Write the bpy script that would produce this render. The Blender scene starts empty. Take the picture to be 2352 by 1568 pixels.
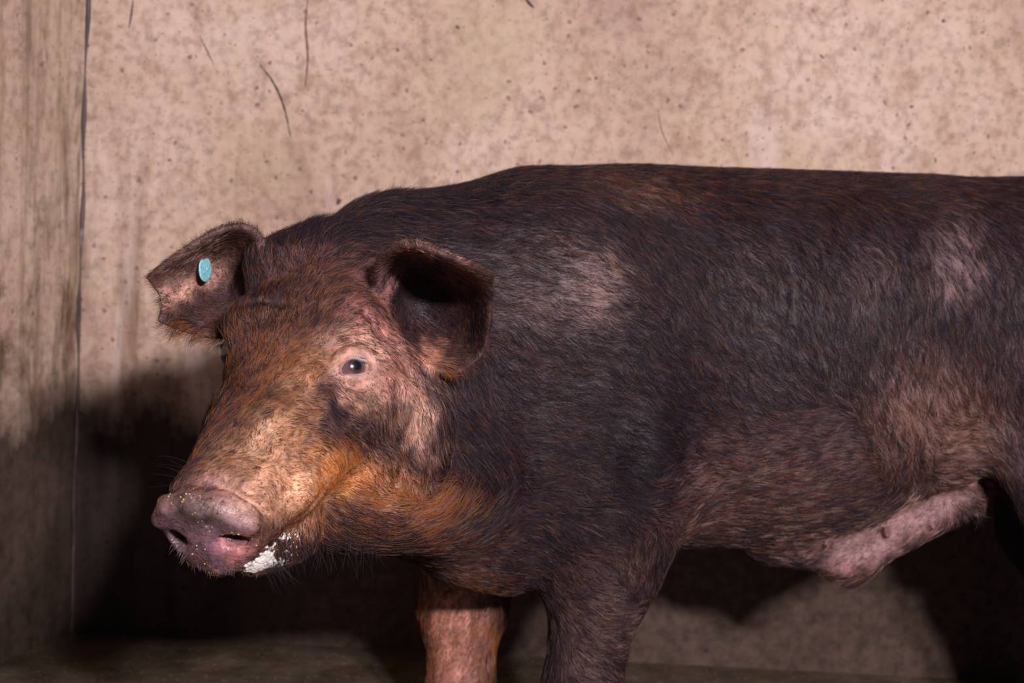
import bpy, math, random
import numpy as np
from mathutils import Matrix, Vector
from mathutils.bvhtree import BVHTree

rng = np.random.default_rng(7)
random.seed(7)
SC = bpy.context.scene
COL = SC.collection

# ------------------------------------------------------------------ camera
CAM_H, PITCH, ROLL, FOC = 0.76, math.radians(5), math.radians(3), 50.0
FPX = FOC / 36.0 * 2352
FW = np.array([0, math.cos(PITCH), -math.sin(PITCH)])
R0 = np.array([1.0, 0, 0]); U0 = np.array([0, math.sin(PITCH), math.cos(PITCH)])
RT = math.cos(ROLL) * R0 + math.sin(ROLL) * U0
UP = math.cos(ROLL) * U0 - math.sin(ROLL) * R0
CAMP = np.array([0, 0, CAM_H])
camd = bpy.data.cameras.new('camera'); cam = bpy.data.objects.new('camera', camd); COL.objects.link(cam)
m = Matrix.Identity(4)
for i in range(3):
    m[i][0], m[i][1], m[i][2], m[i][3] = RT[i], UP[i], -FW[i], CAMP[i]
cam.matrix_world = m
camd.lens = FOC; camd.sensor_width = 36.0; camd.clip_start = 0.05
camd.dof.use_dof = True; camd.dof.focus_distance = 1.47; camd.dof.aperture_fstop = 6.3
SC.camera = cam
SC.cycles.max_bounces = 5; SC.cycles.diffuse_bounces = 2; SC.cycles.glossy_bounces = 2
# ------------------------------------------------------------------ world, lamps, exposure
SC.view_settings.view_transform = 'Standard'; SC.view_settings.look = 'None'
SC.view_settings.gamma = 1.0; SC.view_settings.exposure = 0.0
SC.view_settings.use_curve_mapping = False
w = bpy.data.worlds.new('world'); SC.world = w; w.use_nodes = True
w.node_tree.nodes['Background'].inputs[0].default_value = (0.40, 0.34, 0.85, 1)
w.node_tree.nodes['Background'].inputs[1].default_value = 0.042

def lamp(name, loc, target, size, energy, color):
    l = bpy.data.lights.new(name, 'AREA'); l.shape = 'RECTANGLE'; l.size = size[0]; l.size_y = size[1]
    l.energy = energy; l.color = color
    o = bpy.data.objects.new(name, l); COL.objects.link(o); o.location = loc
    o.rotation_euler = (Vector(target) - Vector(loc)).to_track_quat('-Z', 'Y').to_euler()
    return o
lamp('pen_lamp', (0.72, -1.25, 1.62), (0.1, 2.0, 0.6), (0.16, 0.14), 82, (1.0, 0.89, 0.87))
lamp('pen_lamp', (1.02, -1.18, 1.62), (0.1, 2.0, 0.6), (0.16, 0.14), 82, (1.0, 0.87, 0.89))

WALL_Y = 2.42

def V(*a): return np.array(a, float)
def P(px, py, Y):
    d = FW + RT * ((px - 1176) / FPX) + UP * ((784 - py) / FPX)
    return CAMP + d * (Y / d[1])
def proj(p):
    q = np.asarray(p) - CAMP
    z = q @ FW
    return 1176 + (q @ RT) / z * FPX, 784 - (q @ UP) / z * FPX
def nrm(v): return v / (np.linalg.norm(v) + 1e-12)

def mesh_obj(name, verts, faces, mat=None, parent=None, smooth=True):
    me = bpy.data.meshes.new(name)
    me.from_pydata([tuple(v) for v in verts], [], [tuple(f) for f in faces])
    me.update()
    if smooth:
        me.polygons.foreach_set('use_smooth', [True] * len(me.polygons))
    if mat: me.materials.append(mat)
    o = bpy.data.objects.new(name, me); COL.objects.link(o)
    if parent: o.parent = parent
    return o

# ------------------------------------------------------------------ the pig as an implicit surface
def sm(a, b, k):
    h = np.clip(0.5 + 0.5 * (b - a) / k, 0, 1)
    return b * (1 - h) + a * h - k * h * (1 - h)
def ss(a, b, k):            # a minus b
    return -sm(-a, b, k)

def f_cap(a, b, ra, rb):
    ab = b - a; L2 = ab @ ab
    def f(p):
        t = np.clip(((p - a) @ ab) / L2, 0, 1)
        d = p - a - t[:, None] * ab
        return np.sqrt((d * d).sum(1)) - (ra + (rb - ra) * t)
    c = (a + b) / 2; return f, c, math.sqrt(L2) / 2 + max(ra, rb)
def f_ell(c, axes, rad):    # axes rows
    A = np.array(axes); rad = np.array(rad)
    def f(p):
        q = (p - c) @ A.T
        k0 = np.sqrt(((q / rad) ** 2).sum(1)) + 1e-9
        k1 = np.sqrt(((q / rad ** 2) ** 2).sum(1)) + 1e-9
        return k0 * (k0 - 1) / k1
    return f, c, max(rad)
I3 = np.eye(3)
def smooth_interp(xs, ys, n=400):
    xs = np.array(xs, float); ys = np.array(ys, float)
    # monotone-ish: cubic hermite with finite differences
    mm = np.gradient(ys, xs)
    X = np.linspace(xs[0], xs[-1], n)
    i = np.clip(np.searchsorted(xs, X, side='right') - 1, 0, len(xs) - 2)
    h = xs[i + 1] - xs[i]; t = (X - xs[i]) / h
    Yv = (2*t**3-3*t**2+1)*ys[i] + (t**3-2*t**2+t)*h*mm[i] + (-2*t**3+3*t**2)*ys[i+1] + (t**3-t**2)*h*mm[i+1]
    return X, Yv

# trunk + neck: px, top y, bottom y, centre depth, half width
TR = [(640, 640, 905, 1.66, .035), (690, 572, 1000, 1.67, .085), (760, 505, 1080, 1.69, .125), (850, 458, 1160, 1.73, .150), (950, 443, 1215, 1.78, .170), (1060, 436, 1265, 1.83, .188),
      (1180, 400, 1285, 1.88, .200), (1300, 385, 1285, 1.915, .207), (1420, 380, 1265, 1.94, .207),
      (1600, 387, 1248, 1.965, .210), (1800, 393, 1240, 1.985, .220), (2000, 400, 1195, 2.01, .222),
      (2150, 406, 1125, 2.03, .215), (2300, 425, 1070, 2.045, .21), (2480, 475, 1070, 2.06, .20), (2650, 540, 1020, 2.075, .17), (2780, 700, 900, 2.085, .06)]
rows = []
for px, yt, yb, Yc, hw in TR:
    a = P(px, yt, Yc); b = P(px, yb, Yc)
    rows.append(((a[0] + b[0]) / 2, a[2], b[2], Yc, hw))
rows = np.array(rows)
TX, TZT = smooth_interp(rows[:, 0], rows[:, 1]); _, TZB = smooth_interp(rows[:, 0], rows[:, 2])
_, TYC = smooth_interp(rows[:, 0], rows[:, 3]); _, THW = smooth_interp(rows[:, 0], rows[:, 4])
def f_trunk(p):
    x = p[:, 0]
    # shear for the camera roll: the section plane leans like the view
    zt = np.interp(x, TX, TZT); zb = np.interp(x, TX, TZB); yc = np.interp(x, TX, TYC); hw = np.interp(x, TX, THW)
    zc = (zt + zb) / 2; h = (zt - zb) / 2
    u = np.abs(p[:, 1] - yc) / hw; v = (p[:, 2] - zc) / h
    # belly a little narrower than the loin
    pw = 2.25
    r = (u ** pw + np.abs(v) ** pw) ** (1 / pw)
    d = (r - 1) * np.minimum(hw, h) 
    ex = np.maximum(np.maximum(TX[0] - x, x - TX[-1]), 0)
    return np.where(ex > 0, np.sqrt(np.maximum(d, 0) ** 2 + ex ** 2) + np.minimum(d, 0) * 0, d)

# head frame
EN = P(822, 838, 1.455); EF = P(520, 806, 1.535); SN = P(474, 1222, 1.275)
EM = (EN + EF) / 2
HF = nrm(SN - EM); HB = EN - EF; HB = nrm(HB - HF * (HB @ HF)); HC = np.cross(HF, HB); HC = HC if HC[2] > 0 else -HC
HL = np.linalg.norm(SN - EM)
def H(a, b, c): return EM + HF * a + HB * b + HC * c
# a, c top, c bottom, half width, power
HS = [(-.22, -.030, -.14, .050), (-.17, .022, -.175, .105), (-.12, .040, -.195, .110), (-.06, .046, -.200, .108), (-.02, .040, -.185, .098),
      (.03, .030, -.155, .080), (.08, .027, -.120, .071), (.13, .030, -.094, .062), (.18, .034, -.074, .053),
      (.225, .037, -.055, .048), (.25, .020, -.030, .030)]
HS = np.array(HS); HS[:, 0] *= HL / .25
HX, HCT = smooth_interp(HS[:, 0], HS[:, 1]); _, HCB = smooth_interp(HS[:, 0], HS[:, 2]); _, HWW = smooth_interp(HS[:, 0], HS[:, 3])
def f_head(p):
    q = p - EM; a = q @ HF; b = q @ HB; c = q @ HC
    ct = np.interp(a, HX, HCT); cb = np.interp(a, HX, HCB); hw = np.interp(a, HX, HWW)
    cc = (ct + cb) / 2; h = (ct - cb) / 2
    r = ((np.abs(b) / hw) ** 2.3 + (np.abs(c - cc) / h) ** 2.3) ** (1 / 2.3)
    d = (r - 1) * np.minimum(hw, h)
    ex = np.maximum(np.maximum(HX[0] - a, a - HX[-1]), 0)
    return np.where(ex > 0, np.sqrt(np.maximum(d, 0) ** 2 + ex ** 2), d)

PR = []   # (fn, centre, radius, k, op)
def add(fcr, k=.02, op='u'): PR.append((fcr[0], np.array(fcr[1]), fcr[2], k, op))
def C(a, b, ra, rb, k=.02, op='u'): add(f_cap(a, b, ra, rb), k, op)
def E(c, axes, rad, k=.02, op='u'): add(f_ell(c, axes, rad), k, op)
PR.append((f_trunk, V(.3, 1.95, .5), 1.6, .001, 'u'))
hc = H(0.0, 0, -.08)
PR.append((f_head, hc, .36, .05, 'u'))
HAX = [HF, HB, HC]
# shoulder and elbow mass
E(P(1350, 880, 1.83), I3, (.135, .115, .20), .09)
E(P(1230, 640, 1.80), I3, (.10, .09, .10), .09)
E(P(1430, 1120, 1.80), I3, (.085, .075, .10), .05)
# brisket
E(P(1110, 1240, 1.86), I3, (.085, .11, .045), .05)
C(P(1000, 1150, 1.72), P(1150, 1280, 1.84), .07, .03, .06)
# near front leg
C(P(690, 900, 1.44), P(590, 1060, 1.36), .022, .018, .03)
C(P(1385, 1150, 1.81), P(1380, 1310, 1.805), .082, .066, .05)
C(P(1380, 1300, 1.805), P(1338, 1568, 1.80), .064, .046, .03)
C(P(1338, 1568, 1.80), P(1322, 1700, 1.80), .046, .042, .02)
C(P(1322, 1700, 1.80), P(1310, 1880, 1.81), .040, .032, .02)
C(P(1468, 1270, 1.815), P(1462, 1310, 1.815), .024, .020, .03)
# far front leg
C(P(1085, 1200, 2.0), P(1062, 1380, 2.01), .075, .060, .05)
C(P(1062, 1380, 2.01), P(1058, 1568, 2.0), .059, .044, .03)
C(P(1058, 1568, 2.0), P(1050, 1740, 2.0), .044, .032, .02)
for (px, py, Y) in ((1310, 1880, 1.81), (1050, 1740, 2.0)):
    t = P(px, py, Y); 
    for s in (-1, 1):
        C(t, V(t[0] - .02, t[1] + s * .018, .022), .028, .022, .01)
# hind quarters
E(P(2440, 800, 2.02), I3, (.19, .19, .22), .08)
C(P(2520, 950, 1.93), P(2530, 1230, 1.91), .12, .085, .05)
C(P(2530, 1230, 1.91), P(2530, 1480, 1.93), .075, .045, .03)
C(P(2530, 1480, 1.93), P(2500, 1800, 1.93), .040, .032, .02)
C(P(2440, 1000, 2.14), P(2420, 1200, 2.16), .12, .08, .05)
C(P(2420, 1200, 2.16), P(2480, 1420, 2.17), .07, .045, .03)
C(P(2480, 1420, 2.17), P(2440, 1640, 2.17), .038, .032, .02)
for q in (P(2500, 1800, 1.93), P(2440, 1640, 2.17)):
    for s in (-1, 1):
        C(q, V(q[0] - .025, q[1] + s * .018, .022), .028, .022, .01)
# flank fold running to the thigh
C(P(2190, 1060, 1.90), P(2290, 1022, 1.865), .024, .018, .04)
C(P(2290, 1022, 1.865), P(2410, 1150, 1.86), .018, .045, .03)
# sheath
C(P(1950, 1292, 1.93), P(2212, 1142, 1.93), .021, .029, .02)
C(P(1780, 1235, 1.95), P(1950, 1285, 1.94), .03, .022, .05)
for px, py, Y in ((1897, 1248, 1.90), (2035, 1226, 1.905), (2142, 1208, 1.90), (2243, 1183, 1.91), (1760, 1252, 1.93)):
    C(P(px, py - 8, Y + .004), P(px + 2, py + 4, Y - .003), .005, .0038, .006)
# jowls
E(P(860, 1120, 1.58), I3, (.105, .09, .058), .05)
E(P(760, 1150, 1.53), I3, (.07, .06, .046), .04)
E(P(860, 1000, 1.53), I3, (.075, .07, .075), .05)
C(P(630, 610, 1.60), P(720, 580, 1.63), .032, .032, .03)
E(P(900, 1110, 1.60), I3, (.085, .085, .065), .05)
E(P(1010, 1090, 1.66), I3, (.08, .08, .08), .06)
E(P(640, 1100, 1.60), I3, (.06, .06, .06), .05)
# cheeks and brow
E(H(-.01, .085, -.045), HAX, (.055, .032, .042), .035)
E(H(.055, -.068, -.050), HAX, (.034, .016, .026), .02)
for s in (-1, 1):
    E(H(-.038, s * (.060 if s > 0 else .052), .018), HAX, (.032, .026, .022), .03)
    C(H(.06, s * .052, -.045), H(.16, s * .045, -.04), .030, .022, .03)
# snout: disc with a raised rim
def f_disc(c, n, e, u, ra, rb, th, rr):
    def f(p):
        q = p - c; a = q @ n; x = q @ e; y = q @ u
        wd = 1 + .16 * np.clip(y / rb, -1, 1)
        mr = min(ra, rb)
        r = ((np.abs(x / (ra * wd)) ** 2.4 + np.abs(y / rb) ** 2.4) ** (1 / 2.4) - 1) * mr
        aa = a + .22 * np.abs(x) + 3.0 * x * x * 0 
        dx = np.maximum(r + rr, 0); da = np.maximum(np.abs(aa) - th + rr, 0)
        return np.sqrt(dx ** 2 + da ** 2) + np.minimum(np.maximum(r + rr, np.abs(aa) - th + rr), 0) - rr
    return f, c, max(ra, rb) + th
DE = nrm(HB - HC * .10); DU = nrm(np.cross(HF, DE)); DU = DU if DU[2] > 0 else -DU
DC = H(HL - .004, .001, -.004)
add(f_disc(DC - DU * .002, HF, DE, DU, .048, .045, .015, .010), .012)
def D(x, y, a): return DC + DE * x + DU * y + HF * a
for q0, q1 in (((-.046, .016), (-.032, .034)), ((-.032, .034), (-.006, .038)), ((-.006, .038), (.020, .030)), ((.020, .030), (.044, .012))):
    C(D(*q0, .003), D(*q1, .003), .0065, .0065, .010)
    C(D(q0[0] * 1.0, q0[1] * 1.22, -.020), D(q1[0] * 1.0, q1[1] * 1.22, -.020), .003, .003, .007, 's')
for s in (-1, 1):
    E(D(.024, -.003, .010) if s > 0 else D(-.030, -.003, .006), [HF, nrm(DE - DU * .22 * s), nrm(DU + DE * .22 * s)], (.024, .0150 if s > 0 else .009, .0082 if s > 0 else .0105), .006, 's')
# lower lip and chin
C(H(HL - .06, 0, -.078), H(HL - .12, 0, -.105), .026, .04, .02)
# mouth groove on both sides
for s in (-1, 1):
    C(H(HL - .030, s * .030, -.052), H(HL - .075, s * .055, -.062), .004, .005, .008, 's')
    C(H(HL - .075, s * .055, -.062), H(HL - .105, s * .070, -.050), .005, .004, .008, 's')
# eye sockets
EYE_R = .0195
ED = {}
for s in (1, -1):
    n = nrm(HB * s * .80 + HC * .42 + HF * .30)
    c = EN if s > 0 else EF
    ED[s] = (c - n * (EYE_R - .001) + (0 if s > 0 else 1) * (-RT * .0055 - FW * .003), n)
    E(c + n * .001, I3, (.0178, .0178, .0178), .014, 's')
def on_sphere(px, py, c, r):      # where the view ray meets a ball; grazes it when it misses
    d = nrm(P(px, py, 1.5) - CAMP); oc = CAMP - c; bb = oc @ d; disc = bb * bb - (oc @ oc - r * r)
    t_ = -bb - math.sqrt(max(disc, 0)); return c + nrm(CAMP + d * t_ - c) * r
def closed_spline(pts, n):
    pts = np.array(pts, float); k = len(pts); out = []
    for i in range(n):
        u_ = i * k / n; j = int(u_); f = u_ - j
        p0, p1, p2, p3 = pts[(j - 1) % k], pts[j % k], pts[(j + 1) % k], pts[(j + 2) % k]
        out.append(.5 * (2 * p1 + (p2 - p0) * f + (2 * p0 - 5 * p1 + 4 * p2 - p3) * f * f + (3 * p1 - p0 - 3 * p2 + p3) * f ** 3))
    return np.array(out)
NOUT = closed_spline([(818 + (a - 818) * 1.08, 841 + (b_ - 841) * 1.10) for a, b_ in [(781, 860), (787, 845), (795, 829), (805, 822), (822, 823), (838, 827), (850, 834), (847, 843), (838, 851), (822, 857), (803, 858), (792, 858)]], 72)
CEN = np.array([818, 841.0])
def lid_pt(q, off, rr):
    e = q + nrm(q - CEN) * off; return on_sphere(e[0], e[1], ED[1][0], EYE_R * rr)
for off, rr, r_ in ((11, 1.06, .0038),):
    lp = [lid_pt(q, off, rr) for q in NOUT[::4]]
    for i in range(len(lp)): C(lp[i], lp[(i + 1) % len(lp)], r_, r_, .004 if off < 10 else .010)
for (x0, y0), (x1, y1), r_ in (((786, 855), (800, 846), .0035), ((800, 845), (838, 839), .0075), ((838, 839), (845, 839), .0040)):
    C(on_sphere(x0, y0, ED[1][0], EYE_R * 1.12), on_sphere(x1, y1, ED[1][0], EYE_R * 1.12), r_, r_, .003, 's')

E(P(513, 808, 1.520), I3, (.0125, .022, .0125), .006, 's')

def sdf(p, ears=True):
    d = np.full(len(p), 1.0, np.float64)
    for f, c, r, k, op in PR:
        q = p - c
        msk = (q * q).sum(1) < (r + 3 * k + .02) ** 2
        if not msk.any(): continue
        v = f(p[msk])
        if op == 'u': d[msk] = sm(d[msk], v, k)
        else: d[msk] = ss(d[msk], v, k)
    if ears:
        for e in (0, 1):
            d = sm(d, f_ear(p, e), .006)
    return d

# creases: behind the shoulder, behind the cheek
def surf(px, py, y0=1.1):
    d = P(px, py, 1.0) - CAMP
    t = np.arange(y0, 2.3, .0015)
    v = sdf(CAMP + d * t[:, None], False)
    j = np.nonzero(v < 0)[0]
    return CAMP + d * t[j[0]] if len(j) else None
def groove(pts, r, k, off=.35):      # capsules sunk in the skin
    q = [surf(*a) + V(0, -r * off, 0) for a in pts]
    for a, b in zip(q[:-1], q[1:]): C(a, b, r, r, k, 's')
def ridge(pts, r, k, off=-.5):
    q = [surf(*a) + V(0, -r * off, 0) for a in pts]
    for a, b in zip(q[:-1], q[1:]): C(a, b, r, r, k)

def ear_grid(G, n=96):
    G = np.array([[P(*q) for q in row] for row in G])   # v, u, 3
    def res(A, n):
        k = A.shape[0]; t = np.linspace(0, k - 1, n); out = np.zeros((n,) + A.shape[1:])
        i = np.clip(t.astype(int), 0, k - 2); f = (t - i).reshape((-1,) + (1,) * (A.ndim - 1))
        p0 = A[np.clip(i - 1, 0, k - 1)]; p1 = A[i]; p2 = A[i + 1]; p3 = A[np.clip(i + 2, 0, k - 1)]
        return .5 * ((2 * p1) + (-p0 + p2) * f + (2 * p0 - 5 * p1 + 4 * p2 - p3) * f ** 2 + (-p0 + 3 * p1 - 3 * p2 + p3) * f ** 3)
    G = res(G, n); G = np.swapaxes(res(np.swapaxes(G, 0, 1), n), 0, 1)
    return G
EAR_N = [
 [(866, 665, 1.540), (876, 596, 1.500), (945, 561, 1.458), (1045, 595, 1.456), (1126, 629, 1.485)],
 [(872, 690, 1.560), (905, 640, 1.580), (970, 635, 1.590), (1060, 655, 1.560), (1127, 680, 1.515)],
 [(885, 735, 1.560), (930, 710, 1.600), (990, 710, 1.605), (1070, 720, 1.580), (1123, 745, 1.525)],
 [(915, 785, 1.550), (955, 775, 1.575), (1010, 785, 1.585), (1068, 790, 1.570), (1112, 800, 1.530)],
 [(945, 808, 1.525), (968, 834, 1.505), (1010, 852, 1.500), (1052, 852, 1.515), (1086, 836, 1.530)]]
EAR_F = [
 [(612, 615, 1.600), (588, 535, 1.575), (525, 522, 1.555), (435, 566, 1.545), (342, 636, 1.560)],
 [(600, 650, 1.615), (570, 595, 1.640), (505, 578, 1.625), (430, 615, 1.590), (353, 652, 1.565)],
 [(575, 695, 1.620), (540, 645, 1.655), (490, 640, 1.640), (425, 660, 1.600), (372, 680, 1.570)],
 [(550, 742, 1.605), (515, 712, 1.630), (470, 705, 1.620), (420, 712, 1.590), (374, 712, 1.565)],
 [(530, 765, 1.580), (495, 770, 1.570), (460, 765, 1.570), (405, 750, 1.570), (366, 735, 1.560)]]
EARS = []
for G in (EAR_N, EAR_F):
    g = ear_grid(G); n = g.shape[0]
    vs = g.reshape(-1, 3)
    fs = [(i * n + j, i * n + j + 1, (i + 1) * n + j + 1, (i + 1) * n + j) for i in range(n - 1) for j in range(n - 1)]
    EARS.append((g, BVHTree.FromPolygons([tuple(v) for v in vs], fs), vs.min(0) - .012, vs.max(0) + .012))
def f_ear(p, e):
    g, bvh, lo, hi = EARS[e]
    out = np.full(len(p), .02)
    msk = np.all((p > lo) & (p < hi), axis=1)
    idx = np.nonzero(msk)[0]
    n = g.shape[0]
    for i in idx:
        r = bvh.find_nearest(p[i], .014)
        if r[3] is not None:
            j = (r[2] % (n - 1)) / (n - 1)      # 0 base, 1 tip
            out[i] = r[3] - (.0052 - .0018 * j)
    return out
# ear roots
C(P(876, 670, 1.575), P(872, 625, 1.57), .022, .018, .02)
C(P(890, 700, 1.60), P(930, 640, 1.60), .030, .022, .02)
C(P(950, 760, 1.62), P(960, 690, 1.63), .030, .026, .02)
C(P(590, 700, 1.65), P(590, 620, 1.66), .030, .022, .02)
E(P(990, 706, 1.556), I3, (.041, .050, .052), .008, 's')
E(P(1455, 1030, 1.80), I3, (.064, .105, .120), .014)
groove([(912, 890), (920, 950), (926, 1010), (930, 1060), (915, 1110)], .004, .008, .2)
ridge([(965, 880), (975, 960), (975, 1030)], .016, .04, -.85)
for fold in ([(775, 800), (800, 778), (835, 775), (868, 798), (885, 830)], [(860, 760), (895, 800), (925, 850)], [(790, 880), (820, 890), (850, 884)], [(835, 715), (880, 765), (925, 820), (945, 870)], [(560, 700), (600, 690), (650, 700)], [(505, 1110), (560, 1135), (610, 1180)]):
    groove(fold, .0028, .006, .1)

def build_body(h):
    lo = np.array([-.62, 1.16, -.012]); hi = np.array([1.18, 2.36, .88])
    B = 4
    n = np.ceil((hi - lo) / (h * B)).astype(int)
    ax = [lo[i] + (np.arange(n[i]) + .5) * h * B for i in range(3)]
    g = np.stack(np.meshgrid(*ax, indexing='ij'), -1).reshape(-1, 3)
    d = np.concatenate([sdf(c, False) for c in np.array_split(g, 8)])
    near = np.abs(d) < h * B * 1.5 + .006
    for (gg, _, l2, h2) in EARS:
        near |= np.all((g > l2 - h * B) & (g < h2 + h * B), axis=1)
    near = near.reshape(n)
    val = np.full(n * B + 1, 1.0, np.float32)
    inside = np.repeat(np.repeat(np.repeat((d < 0).reshape(n), B, 0), B, 1), B, 2)
    val[:-1, :-1, :-1][inside] = -1
    ii = np.argwhere(near)
    off = np.stack(np.meshgrid(*[np.arange(B + 1)] * 3, indexing='ij'), -1).reshape(-1, 3)
    mask = np.zeros(n * B + 1, bool)
    for o in off:
        q = ii * B + o
        mask[q[:, 0], q[:, 1], q[:, 2]] = True
    idx = np.argwhere(mask)
    for c in np.array_split(idx, max(1, len(idx) // 400000)):
        val[c[:, 0], c[:, 1], c[:, 2]] = sdf(lo + c * h)
    # surface nets
    s = val < 0
    N = np.array(val.shape)
    c8 = sum(s[i:N[0]-1+i, j:N[1]-1+j, k:N[2]-1+k].astype(np.int8) for i in (0, 1) for j in (0, 1) for k in (0, 1))
    act = (c8 > 0) & (c8 < 8)
    cells = np.argwhere(act)
    acc = np.zeros((len(cells), 3)); cnt = np.zeros(len(cells))
    corners = [(i, j, k) for i in (0, 1) for j in (0, 1) for k in (0, 1)]
    for a in corners:
        for ax_ in range(3):
            if a[ax_] == 1: continue
            b = list(a); b[ax_] = 1
            va = val[cells[:, 0] + a[0], cells[:, 1] + a[1], cells[:, 2] + a[2]]
            vb = val[cells[:, 0] + b[0], cells[:, 1] + b[1], cells[:, 2] + b[2]]
            cr = (va < 0) != (vb < 0)
            t = np.where(cr, va / np.where(cr, va - vb, 1), 0)
            pt = np.array(a, float)[None].repeat(len(cells), 0); pt[:, ax_] = t
            acc += pt * cr[:, None]; cnt += cr
    verts = lo + (cells + acc / cnt[:, None]) * h
    vid = np.full(act.shape, -1, np.int64); vid[act] = np.arange(len(cells))
    quads = []
    for ax_ in range(3):
        sl0 = [slice(None)] * 3; sl1 = [slice(None)] * 3
        sl0[ax_] = slice(0, -1); sl1[ax_] = slice(1, None)
        A = s[tuple(sl0)]; Bb = s[tuple(sl1)]
        e = np.argwhere(A != Bb)
        u, v = [(1, 2), (2, 0), (0, 1)][ax_]
        ok = (e[:, u] > 0) & (e[:, v] > 0) & (e[:, u] < N[u] - 1) & (e[:, v] < N[v] - 1); e = e[ok]
        fl = A[e[:, 0], e[:, 1], e[:, 2]]
        def cc(du, dv):
            q = e.copy(); q[:, u] -= du; q[:, v] -= dv
            return vid[q[:, 0], q[:, 1], q[:, 2]]
        q = np.stack([cc(1, 1), cc(0, 1), cc(0, 0), cc(1, 0)], 1)
        q[~fl] = q[~fl][:, ::-1]
        quads.append(q)
    return verts, np.concatenate(quads)

def relax(verts, quads, it=2):
    for _ in range(it):
        acc = np.zeros_like(verts); cnt = np.zeros(len(verts))
        for a, b in ((0, 1), (1, 2), (2, 3), (3, 0)):
            np.add.at(acc, quads[:, a], verts[quads[:, b]]); np.add.at(cnt, quads[:, a], 1)
            np.add.at(acc, quads[:, b], verts[quads[:, a]]); np.add.at(cnt, quads[:, b], 1)
        verts = verts * .4 + .6 * acc / cnt[:, None]
    return verts

GRID = 0.0028
bv, bq = build_body(GRID)
bv = relax(bv, bq, 2)

# ------------------------------------------------------------------ materials
def node_mat(name):
    mt = bpy.data.materials.new(name); mt.use_nodes = True
    nt = mt.node_tree; b = nt.nodes['Principled BSDF']
    return mt, nt, b
def N(nt, typ, **kw):
    n = nt.nodes.new(typ)
    for k, v in kw.items():
        if k.startswith('i_'):
            key = k[2:]; key = int(key) if key.isdigit() else key.replace('_', ' ')
            n.inputs[key].default_value = v
        else: setattr(n, k, v)
    return n
def L(nt, a, b): nt.links.new(a, b)
def ramp(nt, fac, stops, interp='LINEAR'):
    r = nt.nodes.new('ShaderNodeValToRGB'); r.color_ramp.interpolation = interp
    el = r.color_ramp.elements
    while len(el) < len(stops): el.new(0.5)
    for e, (p, c) in zip(el, stops):
        e.position = p; e.color = (c, c, c, 1) if isinstance(c, (int, float)) else (*c, 1)
    L(nt, fac, r.inputs[0]); return r.outputs[0]
def mixc(nt, fac, a, b, typ='MIX'):
    m_ = nt.nodes.new('ShaderNodeMix'); m_.data_type = 'RGBA'; m_.blend_type = typ
    for sock, v in ((m_.inputs[0], fac), (m_.inputs[6], a), (m_.inputs[7], b)):
        if hasattr(v, 'links') or hasattr(v, 'is_linked'): L(nt, v, sock)
        elif isinstance(v, (int, float)): sock.default_value = v
        else: sock.default_value = (*v, 1)
    return m_.outputs[2]
def math_(nt, op, a, b=None, clamp=False):
    m_ = nt.nodes.new('ShaderNodeMath'); m_.operation = op; m_.use_clamp = clamp
    for i, v in enumerate((a, b)):
        if v is None: continue
        if hasattr(v, 'is_linked'): L(nt, v, m_.inputs[i])
        else: m_.inputs[i].default_value = v
    return m_.outputs[0]
def coords(nt, scale=(1, 1, 1)):
    g = nt.nodes.new('ShaderNodeNewGeometry'); mp = nt.nodes.new('ShaderNodeMapping')
    mp.inputs['Scale'].default_value = scale; L(nt, g.outputs['Position'], mp.inputs['Vector'])
    return mp.outputs[0]
def noise(nt, vec, sc, det=4, rough=.55, dist=0):
    n = N(nt, 'ShaderNodeTexNoise', i_Scale=sc, i_Detail=det, i_Roughness=rough, i_Distortion=dist)
    L(nt, vec, n.inputs['Vector']); return n.outputs['Fac']

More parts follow.
